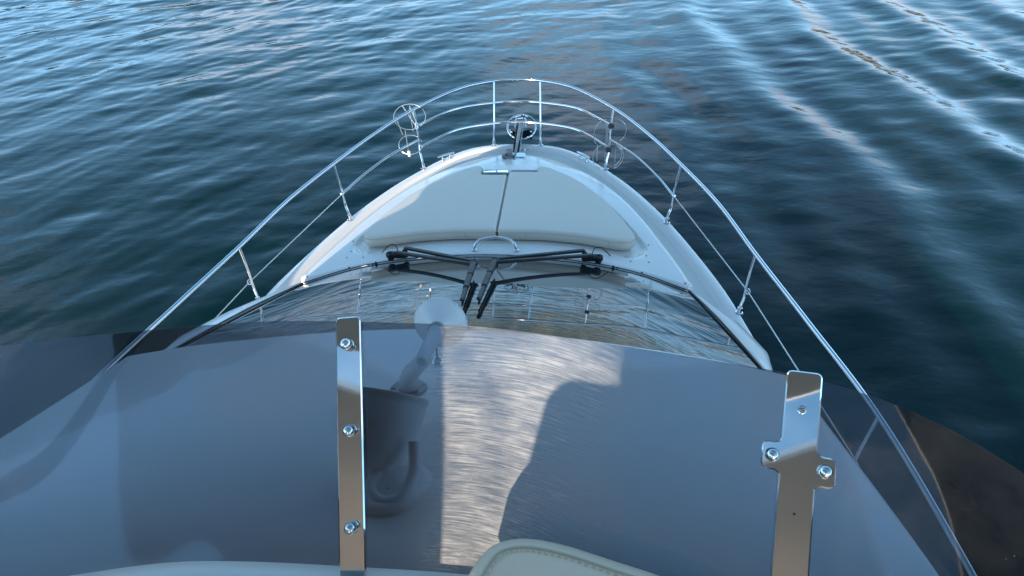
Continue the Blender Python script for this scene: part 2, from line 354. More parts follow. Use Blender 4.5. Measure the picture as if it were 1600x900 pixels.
prof_h = [(0.75, WZ-.3), (0.48, WZ), (0.22, WZ+.55), (0.10, WZ+1.0), (0.03, -3.50), (0.0, -3.42), (-0.012, -3.36), (0.0, -3.30), (0.004, -3.262), (0.016, -3.240)]
mb = MB(); mb.grid(np.array([np.c_[ofo(d), np.full(len(outl), z)] for d, z in prof_h])); mb.build('hull', M['hull'], yacht)
prof_d = [(0.016, -3.240), (0.030, -3.232), (0.085, -3.232), (0.105, -3.238), (0.12, -3.250), (0.135, -3.255)]
mb = MB(); mb.grid(np.array([np.c_[ofo(d), np.full(len(outl), z)] for d, z in prof_d])); mb.build('toe_rail', M['gelcoat'], yacht)
mb = MB(); mb.grid(np.array([np.c_[ofo(d), np.full(len(outl), z)] for d, z in [(0.135, -3.255), (0.2, -3.257), (0.3, -3.258), (0.42, -3.258), (0.60, -3.258)]])); mb.build('side_deck', M['nonskid'], yacht)

# windscreen outline curves
FAR = spl([(-1.53, 3.83, -3.055), (-1.17, 3.985, -3.015), (-.82, 4.09, -3.0), (-.4, 4.15, -2.99), (0, 4.165, -2.985), (.4, 4.15, -2.99), (.82, 4.09, -3.0), (1.17, 3.985, -3.015), (1.53, 3.83, -3.055)], 61)
NEAR = spl([(-1.62, 2.13, -2.275), (-1.3, 2.20, -2.245), (-.96, 2.27, -2.215), (-.5, 2.35, -2.20), (0, 2.385, -2.20), (.5, 2.35, -2.20), (.96, 2.27, -2.215), (1.3, 2.20, -2.245), (1.62, 2.13, -2.275)], 61)
def ruled(A_, B_, n, bulge=0.0, upn=(0, .4, .9)):
    t = np.linspace(0, 1, n)[:, None, None]; G = A_[None]*(1-t)+B_[None]*t
    return G+np.sin(t*math.pi)*bulge*np.array(upn)
# foredeck moulding (coach roof ahead of the windscreen)
CR = [(0, 6.35), (.33, 6.32), (.52, 6.20), (.68, 6.03), (.85, 5.83), (1.08, 5.42), (1.28, 4.90), (1.40, 4.50), (1.49, 4.18), (1.56, 3.90)]
c_half = spl(CR, 70)
rear = FAR[::-1][:, :2]          # starboard -> port
trunk_out = np.vstack([c_half[::-1], (c_half*[-1, 1])[1:], (rear[::-1])[1:-1]])
cush_R = [(.004, 4.50), (.003, 4.452), (.006, 4.440), (.02, 4.438), (.10, 4.438), (.25, 4.438), (.40, 4.434), (.70, 4.395), (.98, 4.325), (1.085, 4.325), (1.145, 4.385), (1.125, 4.49), (1.06, 4.68), (.97, 4.90), (.86, 5.12), (.66, 5.42), (.45, 5.62), (.34, 5.69), (.292, 5.685), (.285, 5.63), (.283, 5.572), (.20, 5.566), (.10, 5.566), (.03, 5.566), (.012, 5.562), (.006, 5.55), (.005, 5.45), (.005, 5.2), (.004, 4.9), (.004, 4.7)]
cush_L = [(-.014, 4.50), (-.014, 4.452), (-.017, 4.440), (-.03, 4.438), (-.10, 4.438), (-.25, 4.438), (-.40, 4.434), (-.70, 4.395), (-.98, 4.325), (-1.085, 4.325), (-1.145, 4.385), (-1.125, 4.49), (-1.06, 4.68), (-.97, 4.90), (-.86, 5.12), (-.66, 5.42), (-.45, 5.62), (-.34, 5.69), (-.278, 5.675), (-.268, 5.60), (-.262, 5.512), (-.2, 5.500), (-.10, 5.500), (-.03, 5.500), (-.014, 5.494), (-.010, 5.48), (-.010, 5.3), (-.011, 5.0), (-.012, 4.75)]
def ztr(x, y):
    zc = np.interp(y, [3.8, 4.2, 5.2, 6.0, 6.4], [-2.975, -2.99, -3.045, -3.115, -3.165]); w = np.interp(y, c_half[::-1, 1], c_half[::-1, 0])
    q = np.clip(np.abs(x)/np.maximum(w, .1), 0, 1.1)
    return zc-0.055*q**2.2
padout = np.vstack([spl([(0, 4.37), (.40, 4.365), (.75, 4.32), (1.08, 4.235), (1.20, 4.29), (1.235, 4.40), (1.17, 4.62), (1.05, 4.92), (.93, 5.16), (.72, 5.48), (.48, 5.74), (.25, 5.80), (0, 5.81)], 60)])
padout = np.vstack([padout, (padout*[-1, 1])[::-1][1:-1]])
def sdist(P, poly):
    P = np.asarray(P); a = poly; b = np.roll(poly, -1, 0); d = np.full(len(P), 9.); ins = np.zeros(len(P), bool)
    for p, q in zip(a, b):
        e_ = q-p; t = np.clip(((P-p)@e_)/(e_@e_+1e-12), 0, 1); dd = np.linalg.norm(P-(p+t[:, None]*e_), axis=1); d = np.minimum(d, dd)
        c1 = (p[1] > P[:, 1]) != (q[1] > P[:, 1]); xi = (q[0]-p[0])*(P[:, 1]-p[1])/((q[1]-p[1])+1e-12)+p[0]; ins ^= c1 & (P[:, 0] < xi)
    return np.where(ins, -d, d)
def ztr_groove(x, y):
    z = ztr(x, y); d = sdist(np.c_[x, y], padout); return z-0.030*sm(0.012, -0.012, d)
mb = MB(); O = trunk_out; cen = np.array([0, 5.0]); G = [np.c_[offs(O, -.012), np.full(len(O), -3.262)]]
for a in np.linspace(0, 90, 6):
    q = offs(O, .045*(1-math.cos(R(a)))); G.append(np.c_[q, ztr(q[:, 0], q[:, 1])-.035*(1-math.sin(R(a)))-.012])
q0 = offs(O, .045)
for f in np.linspace(1, 0, 90)[1:]:
    q = cen+(q0-cen)*max(f, 1e-4); G.append(np.c_[q, ztr_groove(q[:, 0], q[:, 1])-.012])
mb.grid(np.array(G), closed_u=True); mb.build('foredeck', M['gelcoat'], yacht, angle=50)
# windscreen
NR = NEAR-np.array([0, .05, .0])
mb = MB(); mb.grid(ruled(FAR+[0, -.004, -.012], NR, 24, .014)); pane = mb.build('windscreen', M['glass'], yacht, angle=80)
pane['label'] = 'wide dark mirror-like windscreen raked back over the cabin'
mb = MB(); mb.tube(FAR+np.array([0, -.006, -.001]), 0.0035, 8); mb.build('seal', M['rubber'], pane)
# A-pillars and cabin sides
for s in (-1, 1):
    t = np.linspace(0, 1, 26)[:, None]
    inn = np.array([s*1.528, 3.84, -3.066])*(1-t)+np.array([s*1.612, 2.09, -2.278])*t+np.sin(t*math.pi)*np.array([s*.004, .0096, .022])
    w = (0.012+0.108*np.minimum(1, t*2.2))*(1-.8*np.clip((t-.72)/.2, 0, 1))
    G = []
    for fx, fz in [(0, -.02), (0, .003), (.12, .012), (.5, .012), (.85, -.006), (1.0, -.04), (1.08, -.10)]:
        G.append(inn+np.c_[s*w*fx, np.zeros(26), np.full(26, fz)])
    G.append(np.c_[G[-1][:, 0]+s*.03*(1-t[:, 0]), G[-1][:, 1]+.0, np.full(26, -3.26)])
    mb = MB(); mb.grid(np.array(G)); p_ = mb.build('windscreen_pillar', M['gelcoat'], yacht, angle=60)
    mb = MB(); mb.tube(inn+np.array([-s*.006, 0, .0]), .005, 6); mb.build('seal', M['rubber'], p_)
    G = [np.array([[s*1.60, yy, z] for yy in np.linspace(2.1, -6, 20)]) for z in (-3.26, -2.6, -2.2)]
    mb = MB(); mb.grid(np.array(G)); mb.build('cabin_side', M['hull'], yacht)
# brow (roof moulding between windscreen and flybridge)
nu, nv = 61, 46
def zbrow(x, y):
    base = -2.195+.325*(2.385-y)
    base = np.minimum(base, -1.70+.0*y)
    k = 8.0; b1 = -2.195+.325*(2.385-y); base = -np.log(np.exp(-k*4*b1)+np.exp(-k*4*(-1.690)))/(k*4)
    drop = .02+.055*sm(.6, 2.2, y); q = np.abs(x)/1.64
    kn = np.maximum(0, q-(0.42+.30*(y-.9)))          # soft knuckle line running out to the corners
    return base-drop*q**2-.075*kn
sidex = curve_interp([(.3, 1.67), (.95, 1.66), (1.4, 1.655), (1.8, 1.645), (2.13, 1.63)])
G = []
for j in range(nv):
    t = j/(nv-1); row = []
    for i in range(nu):
        un = -1+2*i/(nu-1); xf = np.interp(un, np.linspace(-1, 1, 61), NEAR[:, 0]); yf = np.interp(un, np.linspace(-1, 1, 61), NEAR[:, 1])
        yy = yf*(1-t)+.40*t; xx = un*float(sidex(yy)); row.append((xx, yy, zbrow(xx, yy)))
    G.append(row)
G = np.array(G)
per = np.vstack([G[::-1, 0], G[0, 1:], G[1:, -1]])        # port aft -> front -> starboard aft
def outw(d, dz):
    T = np.gradient(per[:, :2], axis=0); T /= np.linalg.norm(T, axis=1)[:, None]; return np.c_[per[:, :2]+d*np.stack([-T[:, 1], T[:, 0]], 1), per[:, 2]+dz]
mb = MB(); mb.grid(G); mb.grid(np.array([outw(0, 0), outw(.010, -.003), outw(.018, -.012), outw(.020, -.03), outw(.016, -.045), outw(-.02, -.06), outw(-.02, -.30)]))
brow = mb.build('brow', M['gelcoat'], yacht, angle=60); brow['label'] = 'broad sloping white moulding between windscreen and flybridge'
# flybridge coaming, floor, inner sides
LIP = spl([(-1.30, .30, -1.675), (-1.1, .58, -1.672), (-.7, .745, -1.668), (-.42, .785, -1.664), (-.24, .803, -1.662), (0, .824, -1.66), (.2, .826, -1.66), (.6, .80, -1.662), (.95, .70, -1.666), (1.12, .58, -1.672), (1.30, .30, -1.675)], 70)
LIP = LIP-np.array([0, .02, 0]); G = [LIP+[0, .014, -.05], LIP+[0, .012, -.012], LIP+[0, .004, -.002], LIP+[0, -.02, 0], LIP+[0, -.10, -.004], LIP+[0, -.13, -.03], LIP+[0, -.14, -.63]]
mb = MB(); mb.grid(np.array(G)); mb.build('coaming', M['gelcoat'], yacht)
for s in (-1, 1):
    mb = MB(); mb.box((s*1.5, -2.0, -1.95), (.30, 4.9, .62), bev=.03); mb.build('side_coaming', M['gelcoat'], yacht)
mb = MB(); mb.box((0, -2.1, -2.31), (2.9, 5.8, .05)); mb.build('flybridge_floor', M['floor'], yacht)
mb = MB(); mb.box((0, -5.0, -2.9), (4.2, 4.2, 1.0), bev=.05); mb.build('cockpit', M['gelcoat'], yacht)
# deck hardware plates in the foredeck
mb = MB(); mb.box((-.005, 6.225, -3.152), (.25, .17, .012), bev=.02); mb.build('windlass_plate', M['mirror'], yacht)
mb = MB(); mb.box((.01, 5.62, -3.055), (.56, .09, .11), bev=.02); hp = mb.build('hatch_hinge_block', M['gelcoat'], yacht)
tx = [(1, 0, 0), (0, .985, -.17), (0, .17, .985)]
mb = MB(); mb.box((-.125, 5.565, -2.985), (.25, .085, .02), ax=tx, bev=.008); mb.build('latch_plate', M['mirror'], hp)
mb = MB(); mb.box((.155, 5.60, -2.988), (.27, .028, .016), ax=tx, bev=.004); mb.build('latch_bar', M['mirror'], hp)
sc_pts = [(s*x, y) for s in (-1, 1) for x, y in ((1.235, 4.255), (1.245, 4.16), (1.10, 4.155), (1.27, 4.43), (1.18, 4.01), (.99, 4.05), (1.50, 3.90))]
for x, y in sc_pts:
    z = float(ztr(np.array([x]), np.array([y]))[0])-.012
    mb = MB(); mb.lathe([(-.004, .007), (.002, .007), (.003, .004), (.0035, .0)], (x, y, z), (0, 0, 1), 10); mb.build('screw', M['dark'], yacht)

# ------------------------------------------------------------------ sun pads
def zpad(x, y): return np.interp(y, [4.2, 5.8], [-2.915, -2.985])-.012*(np.abs(x))**2
for nm, pts, cc, lab in (('sun_pad', cush_R, (.5, 4.95), 'white sun pad on the starboard half of the foredeck'),
                         ('sun_pad', cush_L, (-.5, 4.92), 'white sun pad on the port half of the foredeck')):
    t = thing(nm, lab, 'cushion', (cc[0], cc[1], -3.0), 'sun pads side by side on the foredeck')
    P = spl(pts, 260, closed=True)
    mb = MB(); blob(mb, P, zpad, .105, .022, cc, puff=.010, rings=16); mb.build('pad', M['vinyl'], t, angle=60)
    if (np.sum(P[:, 0]*np.roll(P[:, 1], -1)-np.roll(P[:, 0], -1)*P[:, 1])) < 0: P = P[::-1]
    q = offs(P, -.003); mb = MB(); mb.tube(np.c_[q, zpad(q[:, 0], q[:, 1])-.024], .0035, 6, closed=True); mb.build('piping', M['piping'], t)
    mb = MB(); mb.tube(np.c_[q, zpad(q[:, 0], q[:, 1])-.086], .0035, 6, closed=True); mb.build('piping', M['piping'], t)
    s = 1 if cc[0] > 0 else -1
    for xs_ in ((.24, .93) if s > 0 else (.28,)):
        y0 = float(np.interp(xs_, [.0, .4, .7, .98], [4.438, 4.436, 4.395, 4.325])); x_ = s*xs_
        zt = float(zpad(np.array(x_), np.array(y0)))
        mb = MB(); mb.tube([(x_, y0-.003, zt-.024), (x_, y0-.003, zt-.088)], .0028, 6); mb.build('seam', M['piping'], t)

# ------------------------------------------------------------------ bow rail
rail = thing('bow_rail', 'polished stainless steel rail running round the bow on thin posts', 'rail', (0, 0, -3.24))
TOP = [(0, 6.955), (.258, 6.93), (.62, 6.74), (1.034, 6.225), (1.34, 5.70), (1.581, 5.14), (1.80, 4.52), (1.956, 3.854), (2.13, 3.15), (2.30, 2.395), (2.385, 1.52), (2.43, .4), (2.43, -2.0)]
TZ = [-2.575, -2.58, -2.59, -2.612, -2.65, -2.68, -2.705, -2.73, -2.75, -2.765, -2.78, -2.80, -2.82]
sb = spl(np.c_[TOP, TZ], 120); pt = (sb*[-1, 1, 1])[::-1]
# the port side comes inboard to a deck fitting a little aft of the windscreen corner
full = np.vstack([pt[:-1], sb])
mb = MB(); mb.tube(full, .0155, 12); mb.build('top_rail', M['steel'], rail)
POST = [((.258, 6.93, -2.58), (.268, 6.663, -3.232)), ((1.034, 6.225, -2.612), (.985, 6.095, -3.232)), ((1.581, 5.14, -2.68), (1.508, 5.05, -3.232)), ((1.956, 3.854, -2.73), (1.915, 3.79, -3.236)), ((2.30, 2.395, -2.765), (2.20, 2.28, -3.24)), ((2.42, .6, -2.80), (2.27, .5, -3.24))]
def lerp(a, b, t): return np.asarray(a, float)*(1-t)+np.asarray(b, float)*t
for s in (-1, 1):
    sv = np.array([s, 1, 1])
    for k, (a, b) in enumerate(POST):
        a_, b_ = np.array(a)*sv, np.array(b)*sv
        mid = lerp(a_, b_, .72)+np.array([s*.012 if k else 0, .015, 0])
        P = spl([a_, lerp(a_, b_, .4)+np.array([0, .004, 0]), mid, b_+[0, 0, .07], b_], 14)
        mb = MB(); mb.tube(P, .0115, 10); st = mb.build('post', M['steel'], rail)
        mb = MB(); mb.lathe([(-.004, .030), (.004, .030), (.008, .020), (.055, .018), (.06, .013)], b_+[0, 0, 0], (b_+[0, 0, .07]-b_)*0+np.array([0, 0, 1.0]), 16); mb.build('foot', M['steel'], st)
# two lower rails round the pulpit, one side rail on to the next post, then guard wires
def ring_pts(f):
    out = []
    for k in (0, 1): out.append(lerp(*POST[k], f[k]))
    a, b = out; m1 = lerp(a, b, .45)+np.array([.075, .10, 0]); c = a*[0, 1, 1]+[0, .028, 0]
    h = np.array([c, a, m1, b]); return np.vstack([(h*[-1, 1, 1])[::-1][:-1], h])
for f in ((.335, .27), (.655, .63)):
    mb = MB(); mb.tube(spl(ring_pts(f), 70), .011, 10); mb.build('pulpit_rail', M['steel'], rail)
for s in (-1, 1):
    sv = np.array([s, 1, 1]); b = lerp(*POST[1], .50)*sv; c = lerp(*POST[2], .52)*sv
    mb = MB(); mb.tube(spl([b, lerp(b, c, .33)+np.array([s*.055, .03, 0]), lerp(b, c, .7)+np.array([s*.045, .02, 0]), c], 30), .011, 10); mb.build('side_rail', M['steel'], rail)
    d = lerp(*POST[3], .62)*sv+[s*.02, 0, 0]; e_ = lerp(*POST[4], .62)*sv; g = lerp(*POST[5], .62)*sv
    mb = MB(); mb.tube([c, d], .0042, 8); mb.build('guard_wire', M['wire'], rail)
    mb = MB(); mb.tube([d, e_], .0042, 8); mb.build('guard_wire', M['wire'], rail)
    mb = MB(); mb.tube([e_, g], .0042, 8); mb.build('guard_wire', M['wire'], rail)
    th = np.linspace(0, 2*math.pi, 17)[:-1]
    for q in (d, ): mb = MB(); mb.tube(np.c_[q[0]+.016*np.cos(th), np.full(16, q[1])+.012*np.sin(th), q[2]+.016*np.sin(th)], .004, 6, closed=True); mb.build('wire_eye', M['steel'], rail)
    mb = MB(); mb.lathe([(0, .016), (.03, .016), (.035, .008)], c+[0, .01, 0], d-c, 12); mb.build('wire_socket', M['steel'], rail)
    for f in (.27, .63):
        q = lerp(*POST[1], f)*sv; mb = MB(); mb.lathe([(-.022, .020), (.022, .020)], q, np.array(POST[1][0])-np.array(POST[1][1]), 14); mb.build('clamp', M['galv'] if s > 0 else M['steel'], rail)

# ------------------------------------------------------------------ fender holders on the second posts
def ringp(c, r, n1, n2, a0=0, a1=360, n=34):
    a = np.radians(np.linspace(a0, a1, n)); n1, n2 = np.array(n1, float), np.array(n2, float)
    return np.asarray(c)+r*(np.cos(a)[:, None]*n1+np.sin(a)[:, None]*n2)
CR_, CU_, CF_ = CAMR
fhp = thing('fender_holder', 'wire fender basket hanging open on the port pulpit post, gilded by the sun', 'fender holder', (-1.0, 6.15, -2.8), 'wire fender holders on the pulpit posts')
B = lerp(*POST[1], .27)*[-1, 1, 1]; B2 = lerp(*POST[1], .66)*[-1, 1, 1]
side = np.array([.95, .25, 0]); side /= np.linalg.norm(side)
tilt = np.array([-.15, .55, .82]); tilt /= np.linalg.norm(tilt)
for c, r, a0, a1 in ((B+[-.06, .0, .10], .165, 40, 300), (B+[-.06, .0, .10], .166, 305, 392), (B2+[-.10, 0, .05], .125, 10, 200), (B2+[-.10, 0, .05], .128, 210, 350)):
    P = ringp(c, r, side, tilt*.8, a0, a1); mb = MB(); mb.tube(P, .0035, 6); mb.build('ring', M['wire'], fhp)
for a, b in (((-.12, 0, .22), (.0, 0, -.02)), ((-.05, .0, .20), (-.045, 0, -.06)), ((-.21, 0, .09), (-.165, 0, -.10)), ((-.13, 0, -.05), (-.13, 0, -.30)), ((-.045, 0, .22), (.01, 0, .0))):
    mb = MB(); mb.tube([B+np.array(a), B+np.array(b)], .0055, 6); mb.build('rod', M['wire'], fhp)
mb = MB(); mb.lathe([(-.035, .010), (-.03, .018), (.03, .018), (.035, .010)], B+[-.125, 0, -.32], (0, 0, 1), 12); mb.build('toggle', M['piping'], fhp)
mb = MB(); mb.lathe([(-.03, .021), (.03, .021)], B, np.array(POST[1][0])*[-1, 1, 1]-np.array(POST[1][1])*[-1, 1, 1], 12); mb.build('clamp', M['steel'], fhp)
fhs = thing('fender_holder', 'wire fender basket folded flat in D-shaped loops on the starboard pulpit post', 'fender holder', (1.0, 6.15, -2.8), 'wire fender holders on the pulpit posts')
B = lerp(*POST[1], .27); B2 = lerp(*POST[1], .66)
for c, r, a0, a1, k in ((B+[.04, 0, -.07], .125, -60, 80, 1.0), (B+[-.05, 0, -.10], .13, 95, 215, 1.2), (B2+[.05, 0, -.09], .12, -80, 75, 1.1), (B2+[.045, 0, -.08], .105, -75, 70, 1.1), (B2+[-.06, 0, -.09], .10, 100, 260, 1.25)):
    P = ringp(c, r, (.95, .2, 0), (0, .1*k, k), a0, a1); mb = MB(); mb.tube(P, .004, 6); mb.build('ring', M['wire'], fhs)
for x, z0, z1 in ((-.045, .0, -.40), (-.03, -.02, -.38), (.06, -.18, -.40), (-.13, -.22, -.40)):
    mb = MB(); mb.tube([B+[x, 0, z0], B+[x, -.02, z1]], .0045, 6); mb.build('rod', M['wire'], fhs)
for q in (B, B2):
    mb = MB(); mb.box(q+[0, -.015, 0], (.06, .05, .05), bev=.01); mb.build('clamp', M['dark'], fhs)
mb = MB(); mb.lathe([(0, .012), (.02, .012)], B+[-.125, -.02, -.42], (0, 0, 1), 10); mb.build('toggle', M['rubber'], fhs)

# ------------------------------------------------------------------ bow hardware
def cleat(c, d, label):
    d = np.array(d, float); d /= np.linalg.norm(d); c = np.array(c, float)
    t = thing('mooring_cleat', label, 'cleat', tuple(c), 'mooring cleats at the bow')
    P = np.array([c+d*k+[0, 0, .062-abs(k)*.04] for k in np.linspace(-.105, .105, 11)]); mb = MB(); mb.tube(P, [.007, .010, .012, .013, .013, .013, .013, .013, .012, .010, .007], 12); mb.build('horn_bar', M['steel'], t)
    for k in (-.045, .045): mb = MB(); mb.lathe([(0, .017), (.006, .015), (.02, .010), (.06, .010)], c+d*k, (0, 0, 1), 12); mb.build('leg', M['steel'], t)
cleat((-.765, 6.30, -3.23), (.16, .11, 0), 'steel mooring cleat on the port side of the bow')
cleat((.752, 6.30, -3.23), (.16, -.18, 0), 'steel mooring cleat on the starboard side of the bow')
anc = thing('anchor', 'galvanised anchor with a steel hoop lying in the bow roller', 'anchor', (0, 6.6, -3.2))
hc = np.array([.035, 6.93, -3.13]); a_ = np.linspace(0, 2*math.pi, 45)[:-1]
P = hc+.165*np.cos(a_)[:, None]*np.array([1, 0, 0])+.15*np.sin(a_)[:, None]*np.array([0, .72, .69]); mb = MB(); mb.tube(P, .013, 10, closed=True); mb.build('hoop', M['mirror'], anc)
for s in (-1, 1):
    mb = MB(); G = [[(.0+s*.03, 6.86, -3.16), (.0+s*.03, 6.98, -3.30)], [(.03+s*.13, 6.83, -3.11), (.03+s*.12, 7.0, -3.30)]]
    mb.grid(np.array(G)); mb.grid(np.array(G)[::-1]-[0, .01, .012]); mb.build('fluke', M['mirror'], anc)
mb = MB(); mb.tube([(.01, 6.10, -3.155), (.012, 6.35, -3.13), (.02, 6.62, -3.10), (.03, 6.84, -3.06), (.03, 6.95, -3.12)], [.012, .014, .018, .022, .016], 10); mb.build('shank', M['galv'], anc)
rol = thing('bow_roller', 'black bow roller channel carrying the anchor over the stem', 'bow roller', (0, 6.6, -3.24))
for s in (-1, 1):
    P = np.array([(.012+s*.038, 6.28, -3.20), (.014+s*.038, 6.55, -3.16), (.022+s*.036, 6.80, -3.10), (.03+s*.03, 6.90, -3.09)])
    mb = MB()
    for i in range(3):
        m_ = (P[i]+P[i+1])/2; d_ = P[i+1]-P[i]; l_ = np.linalg.norm(d_); d_ /= l_; x_ = np.array([1., 0, 0]); z_ = np.cross(x_, d_); mb.box(m_-z_*.02, (.009, l_*1.03, .075), ax=[x_, d_, z_])
    mb.build('cheek', M['black'] if s < 0 else M['mirror'], rol)
mb = MB(); mb.tube(spl([(-.03, 6.80, -3.08), (-.03, 6.93, -3.045), (.03, 6.98, -3.04), (.085, 6.93, -3.045), (.09, 6.80, -3.08)], 24), .012, 8); mb.build('keeper', M['mirror'], rol)
mb = MB(); mb.box((.014, 6.47, -3.195), (.07, .40, .02)); mb.build('channel', M['black'], rol)
wl_ = thing('windlass', 'grey anchor windlass beside the roller at the bow', 'windlass', (-.06, 6.22, -3.15))
mb = MB(); mb.lathe([(0, .055), (.02, .055), (.03, .035), (.05, .035), (.06, .05), (.085, .048), (.095, .03), (.097, 0)], (-.055, 6.22, -3.148), (0, 0, 1), 24); mb.build('drum', M['galv'], wl_)
mb = MB(); mb.box((-.105, 6.20, -3.13), (.05, .07, .04), bev=.01); mb.build('motor_cover', M['galv'], wl_)
ch = thing('chain_stopper', 'small steel T-shaped stopper on the bow plate', 'chain stopper', (.12, 6.24, -3.15))
mb = MB(); mb.tube([(.12, 6.22, -3.16), (.12, 6.23, -3.07)], .007, 8); mb.build('stem', M['steel'], ch)
mb = MB(); mb.tube([(.075, 6.25, -3.085), (.165, 6.25, -3.085)], .006, 8); mb.build('cross_bar', M['steel'], ch)
gh = thing('grab_handle', 'curved steel grab handle behind the middle of the sun pads', 'handle', (0, 4.28, -2.99))
P = spl([(-.176, 4.245, -2.995), (-.165, 4.255, -2.955), (-.12, 4.285, -2.925), (0, 4.305, -2.912), (.12, 4.285, -2.925), (.163, 4.255, -2.955), (.173, 4.245, -2.995)], 40)
mb = MB(); mb.tube(P, .0125, 12); mb.build('bar', M['steel'], gh)
for s in (-1, 1): mb = MB(); mb.lathe([(0, .024), (.006, .024), (.009, .014)], (s*.175, 4.245, -3.003), (0, 0, 1), 16); mb.build('foot', M['steel'], gh)

# ------------------------------------------------------------------ windscreen wipers
def wiper(mnt, hinge, tip, label):
    mnt, hinge, tip = map(np.array, (mnt, hinge, tip)); s = 1 if mnt[0] > 0 else -1
    t = thing('wiper', label, 'wiper', (float(mnt[0]), float(mnt[1]), -2.99), 'pantograph windscreen wipers')
    mb = MB(); mb.box(mnt+[0, 0, -.025], (.17, .055, .05), bev=.012); mb.lathe([(0, .026), (.05, .026), (.06, .015)], mnt+[s*.05, -.01, -.06], (0, 0, 1), 14); mb.lathe([(0, .022), (.06, .022), (.07, .012)], mnt+[-s*.06, .045, -.07], (0, 0, 1), 14)
    mb.build('mount', M['black'], t)
    ax = hinge-mnt
    for off, r0 in ((np.array([0, 0, 0]), 0), (np.array([-s*.065, .055, .006]), 1)):
        a, b = mnt+off, hinge+np.array([0, .012 if r0 else -.022, .004])
        d = b-a; l = np.linalg.norm(d); d = d/l; z_ = np.array([0, .2, .98]); x_ = np.cross(d, z_); x_ /= np.linalg.norm(x_); z_ = np.cross(x_, d)
        mb = MB(); mb.box((a+b)/2, (.032, l, .024), ax=[x_, d, z_], bev=.004); mb.build('arm', M['black'], t)
    mb = MB(); mb.box(hinge, (.06, .07, .03), bev=.01); mb.build('pivot', M['black'], t)
    d = tip-hinge; l = np.linalg.norm(d); d = d/l; x_ = np.cross(d, [0, .4, .9]); x_ /= np.linalg.norm(x_); z_ = np.cross(x_, d); st = hinge+d*.02
    bl = None
    mb = MB()
    for a, b, w, h in ((0, .36, .040, .034), (.36, .70, .036, .028), (.70, 1.0, .026, .018)):
        p, q = st+d*l*a, st+d*l*b; mb.box((p+q)/2, (w, l*(b-a)*.985, h), ax=[x_, d, z_], bev=.006)
    bl = mb.build('blade', M['black'], t)
    mb = MB(); mb.box((st+tip)/2-z_*.028, (.010, l*.98, .022), ax=[x_, d, z_]); mb.build('rubber', M['rubber'], bl)
    P = spl([mnt+[s*.0, .05, -.04], mnt+[s*.02, .08, .01], mnt+[s*.08, .10, 0.0], mnt+[s*.15, .09, -.07]], 16); mb = MB(); mb.tube(P, .004, 6); mb.build('hose', M['rubber'], t)
    return t
wiper((-.79, 4.09, -2.925), (-.067, 3.57, -2.634), (-.013, 2.79, -2.325), 'black double-arm wiper pivoting on the port side of the foredeck')
wiper((.79, 4.09, -2.925), (.075, 3.64, -2.665), (.08, 2.82, -2.338), 'black double-arm wiper pivoting on the starboard side of the foredeck')
for s, w in ((-1, 'port'), (1, 'starboard')):
    x, y = s*.955, 4.03; z = float(ztr(np.array([x]), np.array([y]))[0])-.012
    t = thing('washer_jet', f'tiny black washer nozzle outboard of the {w} wiper', 'washer nozzle', (x, y, z), 'washer nozzles')
    mb = MB(); mb.lathe([(0, .020), (.006, .019), (.012, .010), (.030, .008), (.036, .003)], (x, y, z), (0, 0, 1), 12); mb.build('nozzle', M['rubber'], t)

# ------------------------------------------------------------------ horn, searchlight, antenna on the brow
def zb(x, y): return float(zbrow(np.array(float(x)), np.array(float(y))))
hn = thing('horn', 'white trumpet horn pointing forward, its round bell above the windscreen', 'horn', (-.07, 1.80, zb(-.07, 1.80)))
A_, B_ = np.array([.060, 1.62, -1.653]), np.array([.064, 1.95, -1.757]); ax = B_-A_; Ln = np.linalg.norm(ax)
prof = [(0, 0), (.0, .018), (.02, .026), (.10, .027), (.20, .030), (Ln-.075, .032), (Ln-.055, .044), (Ln-.030, .075), (Ln-.006, .107), (Ln+.004, .112), (Ln+.008, .108), (Ln+.002, .090), (Ln-.01, .05), (Ln-.06, .03), (Ln-.10, 0.0)]
mb = MB(); mb.lathe(prof, A_, ax, 48); mb.build('trumpet', M['plastic'], hn, angle=50)
rp = np.linspace(0, 2*math.pi, 49)[:-1]; e1 = np.cross(ax/Ln, [0, 0, 1.0]); e1 /= np.linalg.norm(e1); e2 = np.cross(ax/Ln, e1)
mb = MB(); mb.tube(A_+ax/Ln*(Ln+.003)+.111*(np.cos(rp)[:, None]*e1+np.sin(rp)[:, None]*e2), .0035, 6, closed=True); mb.build('rim', M['plastic'], hn)
mb = MB(); mb.lathe([(Ln-.085, .030), (Ln-.080, .037), (Ln-.070, .039), (Ln-.062, .036)], A_, ax, 36); mb.build('collar', M['galv'], hn)
fz = zb(-.075, 1.80); fc = np.array([-.075, 1.80, fz]); nb = np.array([0, .31, .95])
mb = MB(); mb.lathe([(-.01, .078), (.006, .078), (.012, .072), (.013, 0)], fc, nb, 40); fl = mb.build('flange', M['galv'], hn)
for k in range(6):
    a = k*math.pi/3+.3; q = fc+np.array([math.cos(a)*.062, math.sin(a)*.059, 0])+[0, 0, -math.sin(a)*.062*.31+.012]
    mb = MB(); mb.lathe([(0, .007), (.004, .006), (.005, 0)], q, nb, 8); mb.build('screw', M['dark'], fl)
mb = MB(); mb.tube(spl([fc+[0, 0, .0], fc+[.02, -.02, .10], fc+[.08, -.08, .22], A_+[.0, .03, -.02], A_+[.0, .05, -.012]], 18), [*np.linspace(.042, .026, 18)], 20); mb.build('foot', M['plastic'], hn)

